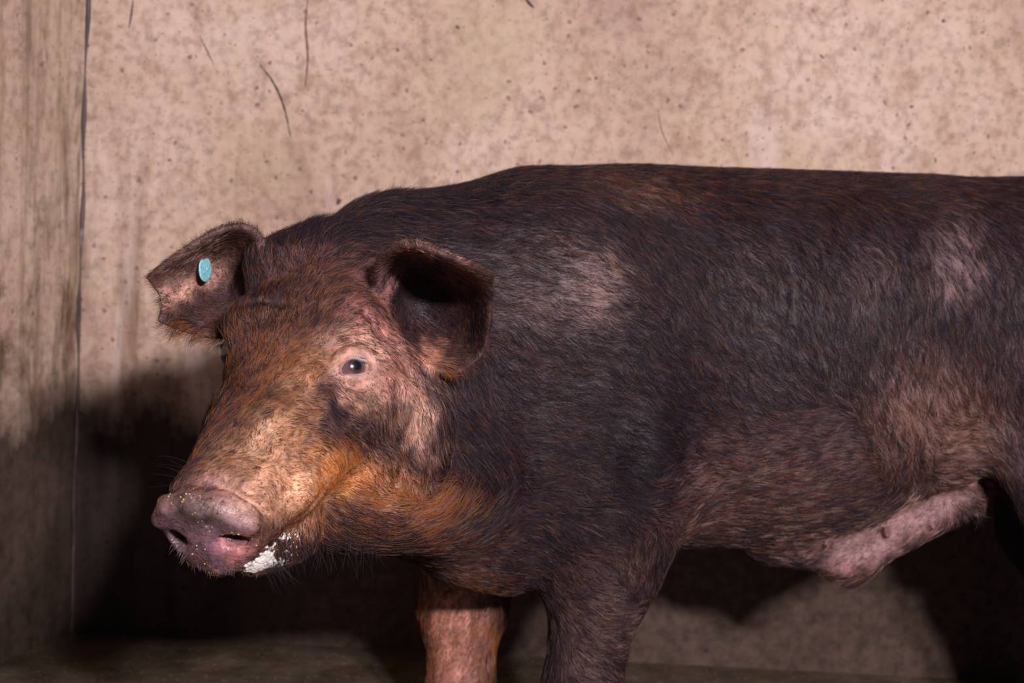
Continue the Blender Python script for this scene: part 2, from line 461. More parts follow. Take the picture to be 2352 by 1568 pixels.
def wall_material(name, side):
    mt, nt, b = node_mat(name)
    v = coords(nt); vs = coords(nt, (1, 1, .13)); vs2 = coords(nt, (1, 1, .05))
    base = ramp(nt, noise(nt, v, 3.0, 5, .6), [(.30, (.41, .29, .24)), (.5, (.53, .395, .315)), (.68, (.62, .49, .42))])
    fine = ramp(nt, noise(nt, v, 60, 5, .65), [(.30, .62), (.52, 1.0), (.7, 1.10)])
    c = mixc(nt, 1.0, base, fine, 'MULTIPLY')
    c = mixc(nt, ramp(nt, noise(nt, coords(nt, (1, 1, .7)), 26, 6, .7, .3), [(.50, 0.0), (.66, .55)]), c, (.30, .17, .12))
    # greenish and pale patches
    c = mixc(nt, ramp(nt, noise(nt, v, 5.3, 3, .5), [(.56, 0.0), (.72, .35)]), c, (.50, .42, .28))
    c = mixc(nt, ramp(nt, noise(nt, vs, 9, 5, .65, .6), [(.60, 0.0), (.70, .45)]), c, (.66, .55, .55))
    # brown flecks and dark specks
    for sc, th, col, st in ((52, .20, (.16, .085, .06), .75), (105, .21, (.24, .13, .09), .7), (21, .085, (.05, .035, .04), .9)):
        vo = N(nt, 'ShaderNodeTexVoronoi', i_Scale=sc); vo.feature = 'F1'
        wv = N(nt, 'ShaderNodeVectorMath'); wv.operation = 'ADD'
        nn = N(nt, 'ShaderNodeTexNoise', i_Scale=sc * 1.5, i_Detail=3); L(nt, v, nn.inputs['Vector'])
        sc2 = N(nt, 'ShaderNodeVectorMath'); sc2.operation = 'SCALE'; sc2.inputs[3].default_value = .6 / sc
        L(nt, nn.outputs['Color'], sc2.inputs[0]); L(nt, v, wv.inputs[0]); L(nt, sc2.outputs[0], wv.inputs[1])
        L(nt, wv.outputs[0], vo.inputs['Vector'])
        msk = ramp(nt, vo.outputs['Distance'], [(th * .55, 1.0), (th * 1.25, 0.0)])
        sel = N(nt, 'ShaderNodeSeparateColor'); L(nt, vo.outputs['Color'], sel.inputs[0])
        pick = ramp(nt, sel.outputs[0], [(.70, 0.0), (.80, st)])
        c = mixc(nt, math_(nt, 'MULTIPLY', msk, pick), c, col)
    # vertical run stains
    st = ramp(nt, noise(nt, vs, 16, 5, .6, .4), [(.50, 0.0), (.70, .8 if side == 'back' else .9)])
    g = nt.nodes.new('ShaderNodeNewGeometry'); sp = nt.nodes.new('ShaderNodeSeparateXYZ'); L(nt, g.outputs['Position'], sp.inputs[0])
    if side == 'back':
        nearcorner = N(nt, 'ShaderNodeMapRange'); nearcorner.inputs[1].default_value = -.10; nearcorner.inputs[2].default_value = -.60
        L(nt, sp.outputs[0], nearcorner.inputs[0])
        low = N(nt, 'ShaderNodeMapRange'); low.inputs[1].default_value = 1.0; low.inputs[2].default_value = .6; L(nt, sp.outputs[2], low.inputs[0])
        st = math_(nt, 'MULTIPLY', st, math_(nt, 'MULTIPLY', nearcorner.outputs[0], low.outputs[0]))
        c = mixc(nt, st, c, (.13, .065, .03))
    else:
        c = mixc(nt, st, c, (.11, .065, .035))
        c = mixc(nt, ramp(nt, noise(nt, vs2, 38, 4, .6, .3), [(.5, 0.0), (.66, .6)]), c, (.22, .15, .085))
        c = mixc(nt, ramp(nt, noise(nt, vs2, 70, 4, .6), [(.55, 0.0), (.72, .5)]), c, (.60, .50, .36))
        blob = ramp(nt, noise(nt, coords(nt, (1, 1, .35)), 7.5, 6, .7, .5), [(.56, 0.0), (.66, .85)])
        c = mixc(nt, blob, c, (.075, .045, .022))
    # splashed muck along the foot of the wall; back wall also has painted corner shade
    edge = math_(nt, 'ADD', sp.outputs[2], math_(nt, 'MULTIPLY', math_(nt, 'SUBTRACT', noise(nt, coords(nt, (1, 1, .5)), 9, 5, .65), .5), .26))
    muck = N(nt, 'ShaderNodeMapRange'); muck.inputs[1].default_value = .47; muck.inputs[2].default_value = .36; L(nt, edge, muck.inputs[0])
    muck_shade_col = ramp(nt, noise(nt, v, 45, 5, .6), [(.35, (.018, .011, .011)), (.65, (.066, .040, .031))])
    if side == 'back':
        corner_shade = N(nt, 'ShaderNodeMapRange'); corner_shade.inputs[1].default_value = -.20; corner_shade.inputs[2].default_value = -.40
        L(nt, math_(nt, 'ADD', sp.outputs[0], math_(nt, 'MULTIPLY', noise(nt, v, 7), .15)), corner_shade.inputs[0])
        muck_shade_col = mixc(nt, math_(nt, 'MULTIPLY', corner_shade.outputs[0], .9), muck_shade_col, (.007, .005, .007))  # shade towards the corner painted near-black over the muck colour
    else: muck_shade_col = mixc(nt, .35, muck_shade_col, (.02, .012, .012))
    c = mixc(nt, math_(nt, 'MULTIPLY', muck.outputs[0], .93), c, muck_shade_col)
    L(nt, c, b.inputs['Base Color']); b.inputs['Roughness'].default_value = .85; b.inputs['Specular IOR Level'].default_value = .2
    bp = N(nt, 'ShaderNodeBump', i_Strength=.35, i_Distance=.004)
    L(nt, math_(nt, 'ADD', noise(nt, v, 40, 6, .65), math_(nt, 'MULTIPLY', noise(nt, v, 8, 3), .6)), bp.inputs['Height'])
    L(nt, bp.outputs[0], b.inputs['Normal'])
    return mt
def floor_material():
    mt, nt, b = node_mat('wet_floor'); v = coords(nt)
    c = ramp(nt, noise(nt, v, 14, 6, .65), [(.3, (.045, .030, .024)), (.5, (.085, .062, .042)), (.7, (.13, .10, .065))])
    vo = N(nt, 'ShaderNodeTexVoronoi', i_Scale=70); L(nt, v, vo.inputs['Vector'])
    c = mixc(nt, ramp(nt, vo.outputs['Distance'], [(.1, .7), (.2, 0.0)]), c, (.30, .22, .14))
    L(nt, c, b.inputs['Base Color'])
    L(nt, ramp(nt, noise(nt, v, 9, 4), [(.4, .35), (.6, .8)]), b.inputs['Roughness'])
    bp = N(nt, 'ShaderNodeBump', i_Strength=.6, i_Distance=.006); L(nt, noise(nt, v, 45, 6, .7), bp.inputs['Height']); L(nt, bp.outputs[0], b.inputs['Normal'])
    return mt

# ------------------------------------------------------------------ the pen
def slab(name, pts, thick, mat, kind='structure', div=0):
    """box from a face (4 corners) pushed back along its normal"""
    pts = [V(*q) for q in pts]; n = nrm(np.cross(pts[1] - pts[0], pts[3] - pts[0]))
    vs = pts + [q - n * thick for q in pts]
    o = mesh_obj(name, vs, [(0, 1, 2, 3), (7, 6, 5, 4), (0, 4, 5, 1), (1, 5, 6, 2), (2, 6, 7, 3), (3, 7, 4, 0)], mat, smooth=False)
    o['kind'] = kind
    return o
CX = P(178, 784, WALL_Y)[0]
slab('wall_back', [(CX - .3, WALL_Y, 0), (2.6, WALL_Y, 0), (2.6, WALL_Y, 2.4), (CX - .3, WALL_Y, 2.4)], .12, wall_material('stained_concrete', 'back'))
a0 = V(CX, WALL_Y - .010, 0); dl = nrm(V(-.34, -1, 0)); a1 = a0 + dl * 3.2
slab('wall_left', [tuple(a1), tuple(a0), (a0[0], a0[1], 2.4), (a1[0], a1[1], 2.4)], .12, wall_material('streaked_concrete', 'left'))
WB = bpy.data.objects['wall_back']
def tube(name, pts, radii, mat, parent=None, seg=8):
    pts = [V(*q) for q in pts]; vs, fs = [], []
    for i, q in enumerate(pts):
        d_ = nrm(pts[min(i + 1, len(pts) - 1)] - pts[max(i - 1, 0)]); a_ = nrm(np.cross(d_, V(0, 1, .01))); b_ = np.cross(d_, a_)
        for j in range(seg):
            th = 2 * math.pi * j / seg; vs.append(q + (a_ * math.cos(th) + b_ * math.sin(th)) * radii[i])
    for i in range(len(pts) - 1):
        for j in range(seg): fs.append((i * seg + j, i * seg + (j + 1) % seg, (i + 1) * seg + (j + 1) % seg, (i + 1) * seg + j))
    return mesh_obj(name, vs, fs, mat, parent)
def curve_pts(ctrl, n):
    ctrl = np.array(ctrl, float); u_ = np.linspace(0, len(ctrl) - 1, n)
    return np.stack([smooth_interp(range(len(ctrl)), ctrl[:, k], n)[1] for k in range(2)], 1)
smt, nt, b = node_mat('dark_scrape'); b.inputs['Base Color'].default_value = (.075, .055, .055, 1); b.inputs['Roughness'].default_value = .8
smb, nt, b = node_mat('brown_run'); b.inputs['Base Color'].default_value = (.20, .115, .085, 1); b.inputs['Roughness'].default_value = .8
for ctrl, r_, mt_ in (([(597, 148), (628, 190), (652, 245), (668, 316)], .0016, smt), ([(306, -5), (302, 30), (296, 66)], .0014, smt), ([(458, 82), (476, 118), (492, 150)], .0009, smt),
                      ([(707, -5), (702, 60), (707, 130), (701, 200)], .0018, smb), ([(1512, 250), (1520, 300), (1548, 360)], .0008, smb), ([(1206, -5), (1216, 8), (1226, 18)], .0022, smt)):
    pp = curve_pts(ctrl, 24)
    tube('scratch', [P(a, b_, WALL_Y) for a, b_ in pp], [r_ * (.3 + .9 * math.sin(math.pi * (i + .5) / 24) + .25 * math.sin(i * 2.1)) for i in range(24)], mt_, WB)
jm, nt, b = node_mat('corner_joint'); v_ = coords(nt, (1, 1, .35))
L(nt, ramp(nt, noise(nt, v_, 22, 4, .6), [(.40, (.03, .02, .022)), (.60, (.12, .075, .06)), (.72, (.42, .40, .52))]), b.inputs['Base Color'])
zz = np.linspace(0, 2.2, 160)
jt = tube('trim_1', [(CX + .002 + .0012 * math.sin(z * 19) + .0006 * math.sin(z * 43), WALL_Y, z) for z in zz], [.0030 + .0013 * math.sin(z * 37) for z in zz], jm); jt['kind'] = 'structure'
slab('floor', [(-3, -2.5, 0), (3, -2.5, 0), (3, 2.7, 0), (-3, 2.7, 0)], .1, floor_material())

# ------------------------------------------------------------------ coat colours over the hide
# every spot: centre and half extents on the flank as seen from the side, strength, values
def field(px, py, spots, base, noise_amp=.25, seed=0):
    """blend of soft elliptical patches, edges broken up by a wobble"""
    wx = px + 14 * np.sin(py / 23 + seed) + 9 * np.sin(px / 11 + py / 17 + seed * 2)
    wy = py + 12 * np.sin(px / 19 + seed) + 8 * np.sin(py / 9 - px / 13 + seed * 3)
    val = np.repeat(np.array(base, float)[None], len(px), 0)
    for (x, y, rx, ry, ang, st, v) in spots:
        c, s_ = math.cos(math.radians(ang)), math.sin(math.radians(ang))
        u = ((wx - x) * c + (wy - y) * s_) / rx; t = (-(wx - x) * s_ + (wy - y) * c) / ry
        wgt = st * np.exp(-np.minimum((u * u + t * t), 30) ** 1.4 * .9)
        val = val * (1 - wgt[:, None]) + np.array(v, float)[None] * wgt[:, None]
    return val

# skin colour r,g,b, with body sheen and shoulder crease shade painted in
SKIN = [
 (1700, 420, 700, 50, 2, .9, (.050, .026, .026)), (1700, 650, 330, 190, 0, .8, (.040, .026, .034)), (1250, 650, 190, 170, 20, .6, (.085, .052, .055)),
 (1350, 655, 75, 80, 0, .5, (.42, .27, .27)), (1480, 445, 100, 38, 10, .55, (.26, .15, .12)), (2195, 600, 60, 95, 10, .55, (.38, .25, .27)), (1300, 560, 60, 40, 30, .4, (.25, .16, .15)), (1230, 720, 60, 40, 0, .4, (.25, .16, .17)), (2000, 640, 40, 90, 12, .4, (.2, .13, .15)),  # highlights on shoulder, loin and hip painted in as pale skin
 (1750, 620, 70, 120, 30, .2, (.2, .12, .13)), (1750, 1120, 300, 130, -12, .8, (.165, .088, .088)), (2120, 960, 130, 140, 0, .75, (.26, .145, .135)),
 (2330, 900, 90, 170, 0, .6, (.085, .045, .05)), (2230, 1010, 110, 60, -20, .7, (.32, .18, .145)), (1600, 1200, 90, 60, 0, .5, (.17, .09, .10)),
 (1900, 1245, 150, 35, -10, .8, (.24, .12, .125)), (2080, 1210, 200, 46, -32, .95, (.42, .23, .235)), (1950, 1300, 60, 34, -30, .9, (.48, .24, .25)),
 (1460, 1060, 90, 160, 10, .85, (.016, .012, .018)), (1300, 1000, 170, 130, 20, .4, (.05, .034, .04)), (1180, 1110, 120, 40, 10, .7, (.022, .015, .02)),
 (1370, 1430, 110, 170, 0, .7, (.17, .098, .088)), (1480, 1300, 30, 50, 0, .7, (.33, .19, .14)), (1060, 1270, 110, 55, 15, .7, (.16, .085, .085)),
 (1060, 1470, 110, 150, 0, .98, (.44, .205, .165)),
 (1020, 960, 40, 80, 0, .6, (.035, .025, .03)), (960, 950, 32, 110, -8, .8, (.42, .25, .19)), (900, 860, 40, 60, 0, .55, (.30, .16, .13)),
 (850, 700, 80, 70, 30, .8, (.34, .15, .15)), (905, 800, 60, 80, -30, .7, (.34, .16, .15)), (940, 880, 40, 40, 0, .6, (.36, .18, .17)), (700, 700, 150, 110, 0, .6, (.12, .060, .045)), (760, 600, 90, 50, 0, .5, (.13, .06, .055)),
 (850, 490, 200, 40, -12, .7, (.035, .024, .030)), (820, 800, 90, 40, 5, .8, (.40, .25, .20)), (815, 905, 80, 50, 15, .85, (.40, .245, .205)),
 (700, 850, 70, 60, 0, .6, (.34, .20, .12)), (620, 830, 90, 100, 0, .5, (.13, .07, .05)), (620, 1000, 120, 70, -40, .7, (.42, .25, .15)),
 (500, 1060, 80, 50, -20, .6, (.22, .145, .10)), (640, 1120, 110, 90, 0, .85, (.58, .37, .25)), (790, 1080, 70, 60, 20, .85, (.52, .27, .11)),
 (720, 1200, 60, 60, 0, .5, (.45, .25, .15)), (870, 980, 90, 60, 40, .65, (.11, .065, .05)), (765, 925, 22, 60, 8, .9, (.03, .018, .025)),
 (900, 1120, 100, 50, 30, .7, (.40, .20, .13)), (830, 1200, 110, 45, 15, .65, (.10, .055, .045)), (1000, 1180, 90, 50, -20, .5, (.19, .10, .07)),
 (600, 910, 60, 20, -30, .5, (.07, .045, .035)), (470, 1230, 135, 108, 10, .97, (.140, .078, .102)), (455, 1170, 110, 34, 18, .85, (.085, .064, .060)),
 (540, 1255, 45, 28, 0, .7, (.42, .16, .16)), (540, 1185, 50, 22, 25, .5, (.40, .25, .26)), (520, 1120, 70, 30, 10, .6, (.38, .23, .22)), (385, 1250, 40, 60, 0, .5, (.08, .055, .06)),
 (640, 1280, 60, 40, 0, .6, (.12, .08, .06)), (822, 838, 50, 36, 5, .8, (.44, .285, .265)), (905, 590, 60, 26, -30, .4, (.20, .12, .10)),
]
SKIN += [(1470, 1000, 90, 220, 5, .8, (.012, .009, .014)), (1560, 1020, 16, 170, 0, .9, (.010, .007, .011)), (770, 735, 110, 20, -12, .7, (.05, .028, .022)),  # thin dark line paints the shade of the shoulder crease
 (600, 692, 70, 16, 0, .8, (.03, .018, .018)), (620, 915, 60, 14, -20, .8, (.03, .02, .016)), (850, 1010, 70, 34, 35, .7, (.045, .028, .028)), (600, 1010, 22, 60, 40, .4, (.6, .45, .36)),
 (925, 985, 10, 90, -3, .9, (.05, .025, .025)), (545, 1075, 60, 26, -25, .6, (.12, .085, .06)), (880, 775, 10, 70, -38, .6, (.10, .04, .05)), (765, 925, 14, 46, -8, .9, (.02, .012, .02))]
SKIN_BASE = (.050, .031, .042)
# inside the ears; cup shade and lit lobe and rim painted into the skin
EARSKIN = [(1000, 700, 160, 160, 0, 1, (.042, .018, .018)), (985, 810, 26, 48, -25, .95, (.62, .28, .20)), (1060, 640, 60, 24, 12, .8, (.26, .085, .05)), (960, 700, 70, 90, 0, .8, (.020, .011, .014)),  # dark ear skin deepened to paint the cup's shade, lobe painted lit
           (885, 680, 22, 90, 0, .9, (.28, .15, .17)),
           (460, 650, 160, 130, 0, 1, (.085, .045, .045)), (435, 650, 100, 30, -32, .95, (.48, .27, .21)), (480, 630, 40, 14, -10, .7, (.36, .16, .14)), (555, 560, 60, 30, 20, .7, (.30, .19, .18)), (450, 590, 90, 14, -30, .7, (.26, .17, .15)),
           (540, 650, 40, 70, 10, .8, (.03, .016, .018)), (420, 720, 60, 30, 0, .8, (.03, .02, .02))]
# hair: amount of rust, amount of pale, length mm, density
HAIR = [(350, 1190, 60, 80, 0, 1, (.2, .2, 3, .05)), (1562, 1020, 20, 170, 0, .9, (.0, .0, 14, 1.4)),  # black hair line paints shade into the shoulder crease
 (640, 1120, 150, 100, 0, .9, (.55, .16, 9, .48)), (790, 1080, 90, 70, 20, .9, (.85, .10, 11, .8)), (640, 830, 160, 120, 0, .8, (.48, .10, 10, .85)), (620, 980, 130, 80, -30, .7, (.50, .15, 9, .6)),
 (720, 640, 180, 110, 0, .85, (.20, .08, 13, 1.25)), (500, 1040, 110, 70, -30, .8, (.30, .10, 8, .8)), (900, 1130, 140, 70, 20, .8, (.60, .15, 16, 1.0)),
 (1010, 1170, 90, 60, -30, .7, (.60, .08, 17, 1.1)), (960, 960, 60, 110, 0, .7, (.35, .30, 12, .8)), (830, 1200, 110, 40, 15, .7, (.35, .02, 16, 1.2)),
 (850, 490, 230, 50, -12, .8, (.06, .04, 22, 1.35)), (800, 500, 120, 40, -20, .5, (.10, .02, 28, 1.3)),
 (760, 735, 120, 26, -10, .7, (.10, .05, 13, 1.3)), (600, 692, 70, 18, 0, .8, (.05, .02, 14, 1.3)), (850, 1010, 70, 36, 35, .7, (.08, .04, 14, 1.1)),
 (820, 850, 90, 62, 8, .95, (.30, .25, 7, .30)), (850, 920, 60, 40, 8, .8, (.2, .2, 9, .35)), (860, 730, 80, 110, -20, .75, (.25, .10, 9, .5)), (960, 950, 34, 110, -8, .7, (.4, .2, 10, .5)), (765, 925, 20, 55, -8, .8, (0, 0, 6, .5)),
 (470, 1230, 140, 108, 10, 1.0, (.2, .2, 3, .05)), (540, 1120, 60, 30, 10, .8, (.4, .2, 7, .5)),
 (1060, 1480, 110, 150, 0, .95, (.75, .15, 10, .45)), (2080, 1210, 200, 50, -32, .95, (.30, .40, 9, .35)), (1900, 1250, 160, 40, 0, .8, (.2, .3, 9, .45)),
 (2150, 960, 150, 130, 0, .8, (.32, .30, 17, .8)), (1750, 1120, 320, 130, -12, .8, (.20, .18, 18, .8)), (1800, 430, 700, 60, 3, .7, (.20, .02, 20, 1.2)),
 (1460, 1060, 90, 170, 10, .8, (.02, .02, 18, 1.3)), (1370, 1440, 110, 160, 0, .8, (.14, .16, 13, .75)), (1350, 655, 85, 90, 0, .8, (.10, .36, 17, .60)), (1480, 445, 110, 40, 10, .6, (.3, .2, 17, .7)),  # pale hair on shoulder and loin paints in their gleam
 (2195, 600, 60, 95, 0, .8, (.08, .36, 17, .55)), (1250, 700, 120, 60, 10, .5, (.1, .25, 17, .8)), (2000, 640, 50, 100, 10, .5, (.1, .22, 17, .8)), (1060, 1270, 110, 50, 10, .7, (.2, .1, 12, .6))]  # pale hair on the hip paints in its gleam
HAIR_BASE = (.09, .045, 18, 1.05)
EARHAIR = [(1000, 700, 170, 170, 0, 1, (.12, .01, 6, .5)), (965, 708, 62, 75, 0, .9, (.0, .0, 8, 1.3)), (985, 815, 30, 50, -25, .9, (.5, .3, 5, .15)), (1030, 860, 90, 30, 0, .9, (.45, .15, 14, .9)), (990, 570, 140, 25, 12, .8, (.35, .35, 6, .8)),  # near cup hair blackened as painted shade, rim paled as if lit
           (460, 650, 160, 130, 0, 1, (.25, .08, 8, .6)), (435, 650, 100, 26, -32, .9, (.4, .3, 5, .25)), (430, 768, 140, 26, 8, .95, (.55, .10, 26, 1.8)), (372, 700, 16, 60, 10, .8, (.3, .1, 16, 1.3)), (450, 570, 110, 20, -30, .7, (.2, .3, 7, .9))]
# hair flow: x, y, direction of the tips (x right, y down)
FLOW = [(470, 1100, .3, -1), (560, 1090, .7, -.5), (660, 1130, 1, .05), (640, 1230, .8, .7), (700, 1200, .6, .9), (760, 1100, 1, .35), (560, 980, .3, -1), (620, 960, .6, -.8), (700, 960, 1, -.2), (780, 970, 1, .4),
 (540, 860, -.6, -.7), (620, 840, .0, -1), (690, 840, .6, -.8), (760, 780, .9, -.5), (840, 760, 1, .2), (885, 820, .8, .7), (820, 900, .6, .7), (900, 900, .3, 1),
 (560, 740, -.4, -.9), (640, 720, -.1, -1), (720, 700, .2, -1), (800, 690, .7, -.7), (870, 740, 1, .5), (640, 600, -.1, -1), (720, 570, .3, -1), (800, 600, .8, -.6), (860, 560, 1, -.2),
 (780, 500, .5, -.7), (900, 460, 1, -.2), (1000, 470, 1, .05), (1100, 520, 1, .15), (950, 540, 1, .1), (940, 950, .1, 1), (990, 1000, .3, 1), (960, 1080, .3, 1), (880, 1060, .8, .6), (850, 1180, 1, .35), (950, 1200, 1, -.3), (1040, 1150, .8, -.8), (1060, 1060, .6, .5),
 (1060, 900, .3, 1), (1150, 800, .8, .5), (1250, 650, 1, .35), (1150, 620, 1, .15), (1350, 680, 1, .35), (1300, 900, 1, .3), (1200, 1000, 1, .3), (1420, 1000, 1, .45), (1300, 1150, 1, .3), (1150, 1180, 1, .1), (1100, 1270, 1, .4),
 (1200, 450, 1, .15), (1400, 430, 1, .35), (1450, 560, .9, .7), (1600, 500, .8, .7), (1600, 700, .6, .8), (1500, 850, .8, .6), (1700, 850, .8, .7), (1800, 430, .9, .4), (2100, 430, .9, .4), (1850, 600, .5, 1), (2000, 520, .5, 1), (2100, 650, .1, 1), (1950, 780, .3, 1), (2200, 600, .25, 1), (2300, 700, .2, 1), (2300, 500, .5, .9),
 (1640, 1000, 1, .15), (1640, 1150, 1, -.1), (1780, 1080, 1, -.25), (1900, 1030, 1, -.3), (1800, 1200, 1, -.25), (1950, 1150, 1, -.3), (2050, 960, .5, 1), (2120, 880, .1, 1), (2090, 1040, .2, 1), (2150, 1000, .6, .9), (2210, 1000, 1, .2), (2200, 1040, 1, -.4), (2280, 900, .2, 1), (2330, 1000, .3, 1), (2320, 1090, .7, .9),
 (2080, 1200, -1, .5), (1930, 1300, -.8, .3), (1370, 1280, 1, .2), (1300, 1350, .9, .35), (1400, 1400, 1, .1), (1350, 1500, .8, .5), (1470, 1300, .2, 1), (1280, 1500, .3, 1), (1050, 1420, -.5, 1), (1060, 1550, -.5, 1), (1350, 1700, .1, 1), (1060, 1700, 0, 1), (2450, 1300, .2, 1), (2450, 800, .5, 1),
 (1000, 840, .5, 1), (1060, 850, .4, 1)]
FLOW = np.array(FLOW, float); FLOW[:, 2:] /= np.linalg.norm(FLOW[:, 2:], axis=1)[:, None]
def flow(px, py):
    out = np.zeros((len(px), 2))
    for x, y, dx, dy in FLOW:
        d2 = ((px - x) ** 2 + (py - y) ** 2) / 55.0 ** 2
        wgt = 1 / (.15 + d2) ** 2
        out[:, 0] += wgt * dx; out[:, 1] += wgt * dy
    return out / (np.linalg.norm(out, axis=1)[:, None] + 1e-9)
def projv(p):
    q = p - CAMP; z = q @ FW
    return 1176 + (q @ RT) / z * FPX, 784 - (q @ UP) / z * FPX

# normals and ear mask per vertex
tri = np.concatenate([bq[:, [0, 1, 2]], bq[:, [0, 2, 3]]])
fn = np.cross(bv[tri[:, 1]] - bv[tri[:, 0]], bv[tri[:, 2]] - bv[tri[:, 0]])
area = np.linalg.norm(fn, axis=1) / 2
vn = np.zeros_like(bv)
for k in range(3): np.add.at(vn, tri[:, k], fn)
vn /= np.linalg.norm(vn, axis=1)[:, None] + 1e-12
earm = np.zeros(len(bv))
for e in (0, 1):
    earm = np.maximum(earm, np.clip(1 - (f_ear(bv, e) - .001) / .004, 0, 1))
vpx, vpy = projv(bv)
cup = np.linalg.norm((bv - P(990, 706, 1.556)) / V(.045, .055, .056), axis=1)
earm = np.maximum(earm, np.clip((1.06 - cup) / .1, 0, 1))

def wob(p, s, seed):     # cheap smooth pseudo noise -1..1
    r = np.random.default_rng(seed); out = np.zeros(len(p))
    for i in range(6):
        k = r.normal(size=3) * s * (1 + .5 * i); out += np.sin(p @ k + r.uniform(0, 6.28))
    return out / 3.2
def wet_spot(x, y): return np.exp(-(((x - 470) / 125) ** 2 + ((y - 1232) / 100) ** 2) ** 2)
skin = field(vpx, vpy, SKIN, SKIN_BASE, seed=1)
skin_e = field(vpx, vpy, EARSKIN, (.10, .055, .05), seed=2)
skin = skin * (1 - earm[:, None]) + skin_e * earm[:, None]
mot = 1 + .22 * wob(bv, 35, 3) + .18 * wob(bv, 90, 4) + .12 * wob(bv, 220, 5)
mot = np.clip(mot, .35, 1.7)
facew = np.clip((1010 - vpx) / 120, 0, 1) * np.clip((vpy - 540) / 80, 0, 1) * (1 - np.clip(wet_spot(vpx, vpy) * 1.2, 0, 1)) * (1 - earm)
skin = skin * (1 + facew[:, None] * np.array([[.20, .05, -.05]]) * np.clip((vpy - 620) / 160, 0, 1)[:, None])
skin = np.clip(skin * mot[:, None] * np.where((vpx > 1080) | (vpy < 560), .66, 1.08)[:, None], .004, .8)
wet = np.exp(-(((vpx - 470) / 125) ** 2 + ((vpy - 1232) / 100) ** 2) ** 2) * (vn @ HF > -.1)

mt, nt, b = node_mat('hide')
at = N(nt, 'ShaderNodeAttribute', attribute_name='hide_colour'); wt = N(nt, 'ShaderNodeAttribute', attribute_name='wet')
v = coords(nt)
c = mixc(nt, 1.0, at.outputs['Color'], ramp(nt, noise(nt, v, 190, 4, .6), [(.3, .62), (.5, 1.0), (.7, 1.35)]), 'MULTIPLY')
vo = N(nt, 'ShaderNodeTexVoronoi', i_Scale=260); L(nt, v, vo.inputs['Vector'])
sel = N(nt, 'ShaderNodeSeparateColor'); L(nt, vo.outputs['Color'], sel.inputs[0])
spk = math_(nt, 'MULTIPLY', ramp(nt, vo.outputs['Distance'], [(.18, 1.0), (.34, 0.0)]), ramp(nt, sel.outputs[0], [(.80, 0.0), (.84, .85)]))
c = mixc(nt, spk, c, (.02, .014, .016))
L(nt, c, b.inputs['Base Color'])
rr = ramp(nt, wt.outputs['Fac'], [(0, .52), (1, .22)]); L(nt, rr, b.inputs['Roughness'])
b.inputs['Specular IOR Level'].default_value = .35
b.inputs['Subsurface Weight'].default_value = 0.0
bp = N(nt, 'ShaderNodeBump', i_Strength=.55, i_Distance=.0015)
vo2 = N(nt, 'ShaderNodeTexVoronoi', i_Scale=420); L(nt, v, vo2.inputs['Vector'])
L(nt, math_(nt, 'ADD', noise(nt, v, 160, 5, .7), math_(nt, 'MULTIPLY', vo2.outputs['Distance'], .5)), bp.inputs['Height']); L(nt, bp.outputs[0], b.inputs['Normal'])
HIDE = mt

pig = mesh_obj('pig', bv, bq, HIDE)
pig['label'] = 'dark brown hairy pig standing in the pen with its head turned towards us'; pig['category'] = 'pig'
me = pig.data
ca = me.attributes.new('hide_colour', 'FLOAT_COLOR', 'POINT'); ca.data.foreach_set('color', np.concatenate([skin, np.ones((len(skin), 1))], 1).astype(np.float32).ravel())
wa = me.attributes.new('wet', 'FLOAT', 'POINT'); wa.data.foreach_set('value', wet.astype(np.float32))

# ------------------------------------------------------------------ hair
def hair_mat(name, rough=.38):
    mt, nt, b = node_mat(name)
    at = N(nt, 'ShaderNodeAttribute', attribute_name='hair_colour')
    L(nt, at.outputs['Color'], b.inputs['Base Color']); b.inputs['Roughness'].default_value = rough
    b.inputs['Specular IOR Level'].default_value = .14
    return mt
HAIRM = hair_mat('coat_hair', .42)
def make_hair(name, pts, rad, col, parent, mat=HAIRM):
    """pts (n,k,3), rad (n,), col (n,3)"""
    n, k, _ = pts.shape
    hc_ = bpy.data.hair_curves.new(name); hc_.add_curves([k] * n)
    hc_.attributes['position'].data.foreach_set('vector', pts.astype(np.float32).ravel())
    ra = hc_.attributes.get('radius') or hc_.attributes.new('radius', 'FLOAT', 'POINT')
    prof = np.linspace(1, .12, k) ** .7
    ra.data.foreach_set('value', (rad[:, None] * prof[None]).astype(np.float32).ravel())
    ca = hc_.attributes.new('hair_colour', 'FLOAT_COLOR', 'CURVE')
    ca.data.foreach_set('color', np.concatenate([col, np.ones((n, 1))], 1).astype(np.float32).ravel())
    hc_.materials.append(mat)
    o = bpy.data.objects.new(name, hc_); COL.objects.link(o); o.parent = parent
    return o

NH = 480000
tc = bv[tri].mean(1); tn = fn / (2 * area[:, None] + 1e-15)
view = nrm(CAMP - V(.2, 1.8, .5)); vd = CAMP - tc; vd /= np.linalg.norm(vd, axis=1)[:, None]
facing = (tn * vd).sum(1)
tpx, tpy = vpx[tri].mean(1), vpy[tri].mean(1); te = earm[tri].mean(1)
hf = field(tpx, tpy, HAIR, HAIR_BASE, seed=4); hfe = field(tpx, tpy, EARHAIR, (.3, .1, 8, .7), seed=5)
hf = hf * (1 - te[:, None]) + hfe * te[:, None]
short = 18 / np.clip(hf[:, 2], 6, 30)
wgt = area * np.clip(hf[:, 3], 0, 2) * np.where(facing > -.25, 1, .12) * short ** .8
wgt *= np.where((tpx > 2480) | (tpy > 1700), .15, 1)
for s_ in (1, -1):
    c_, n_ = ED[s_]
    wgt *= np.where(np.linalg.norm(tc - (c_ + n_ * EYE_R), axis=1) < (.020 if s_ > 0 else .019), 0, 1)
wgt *= np.where(tc[:, 2] < .03, 0, 1)
pick = rng.choice(len(tri), NH, p=wgt / wgt.sum())
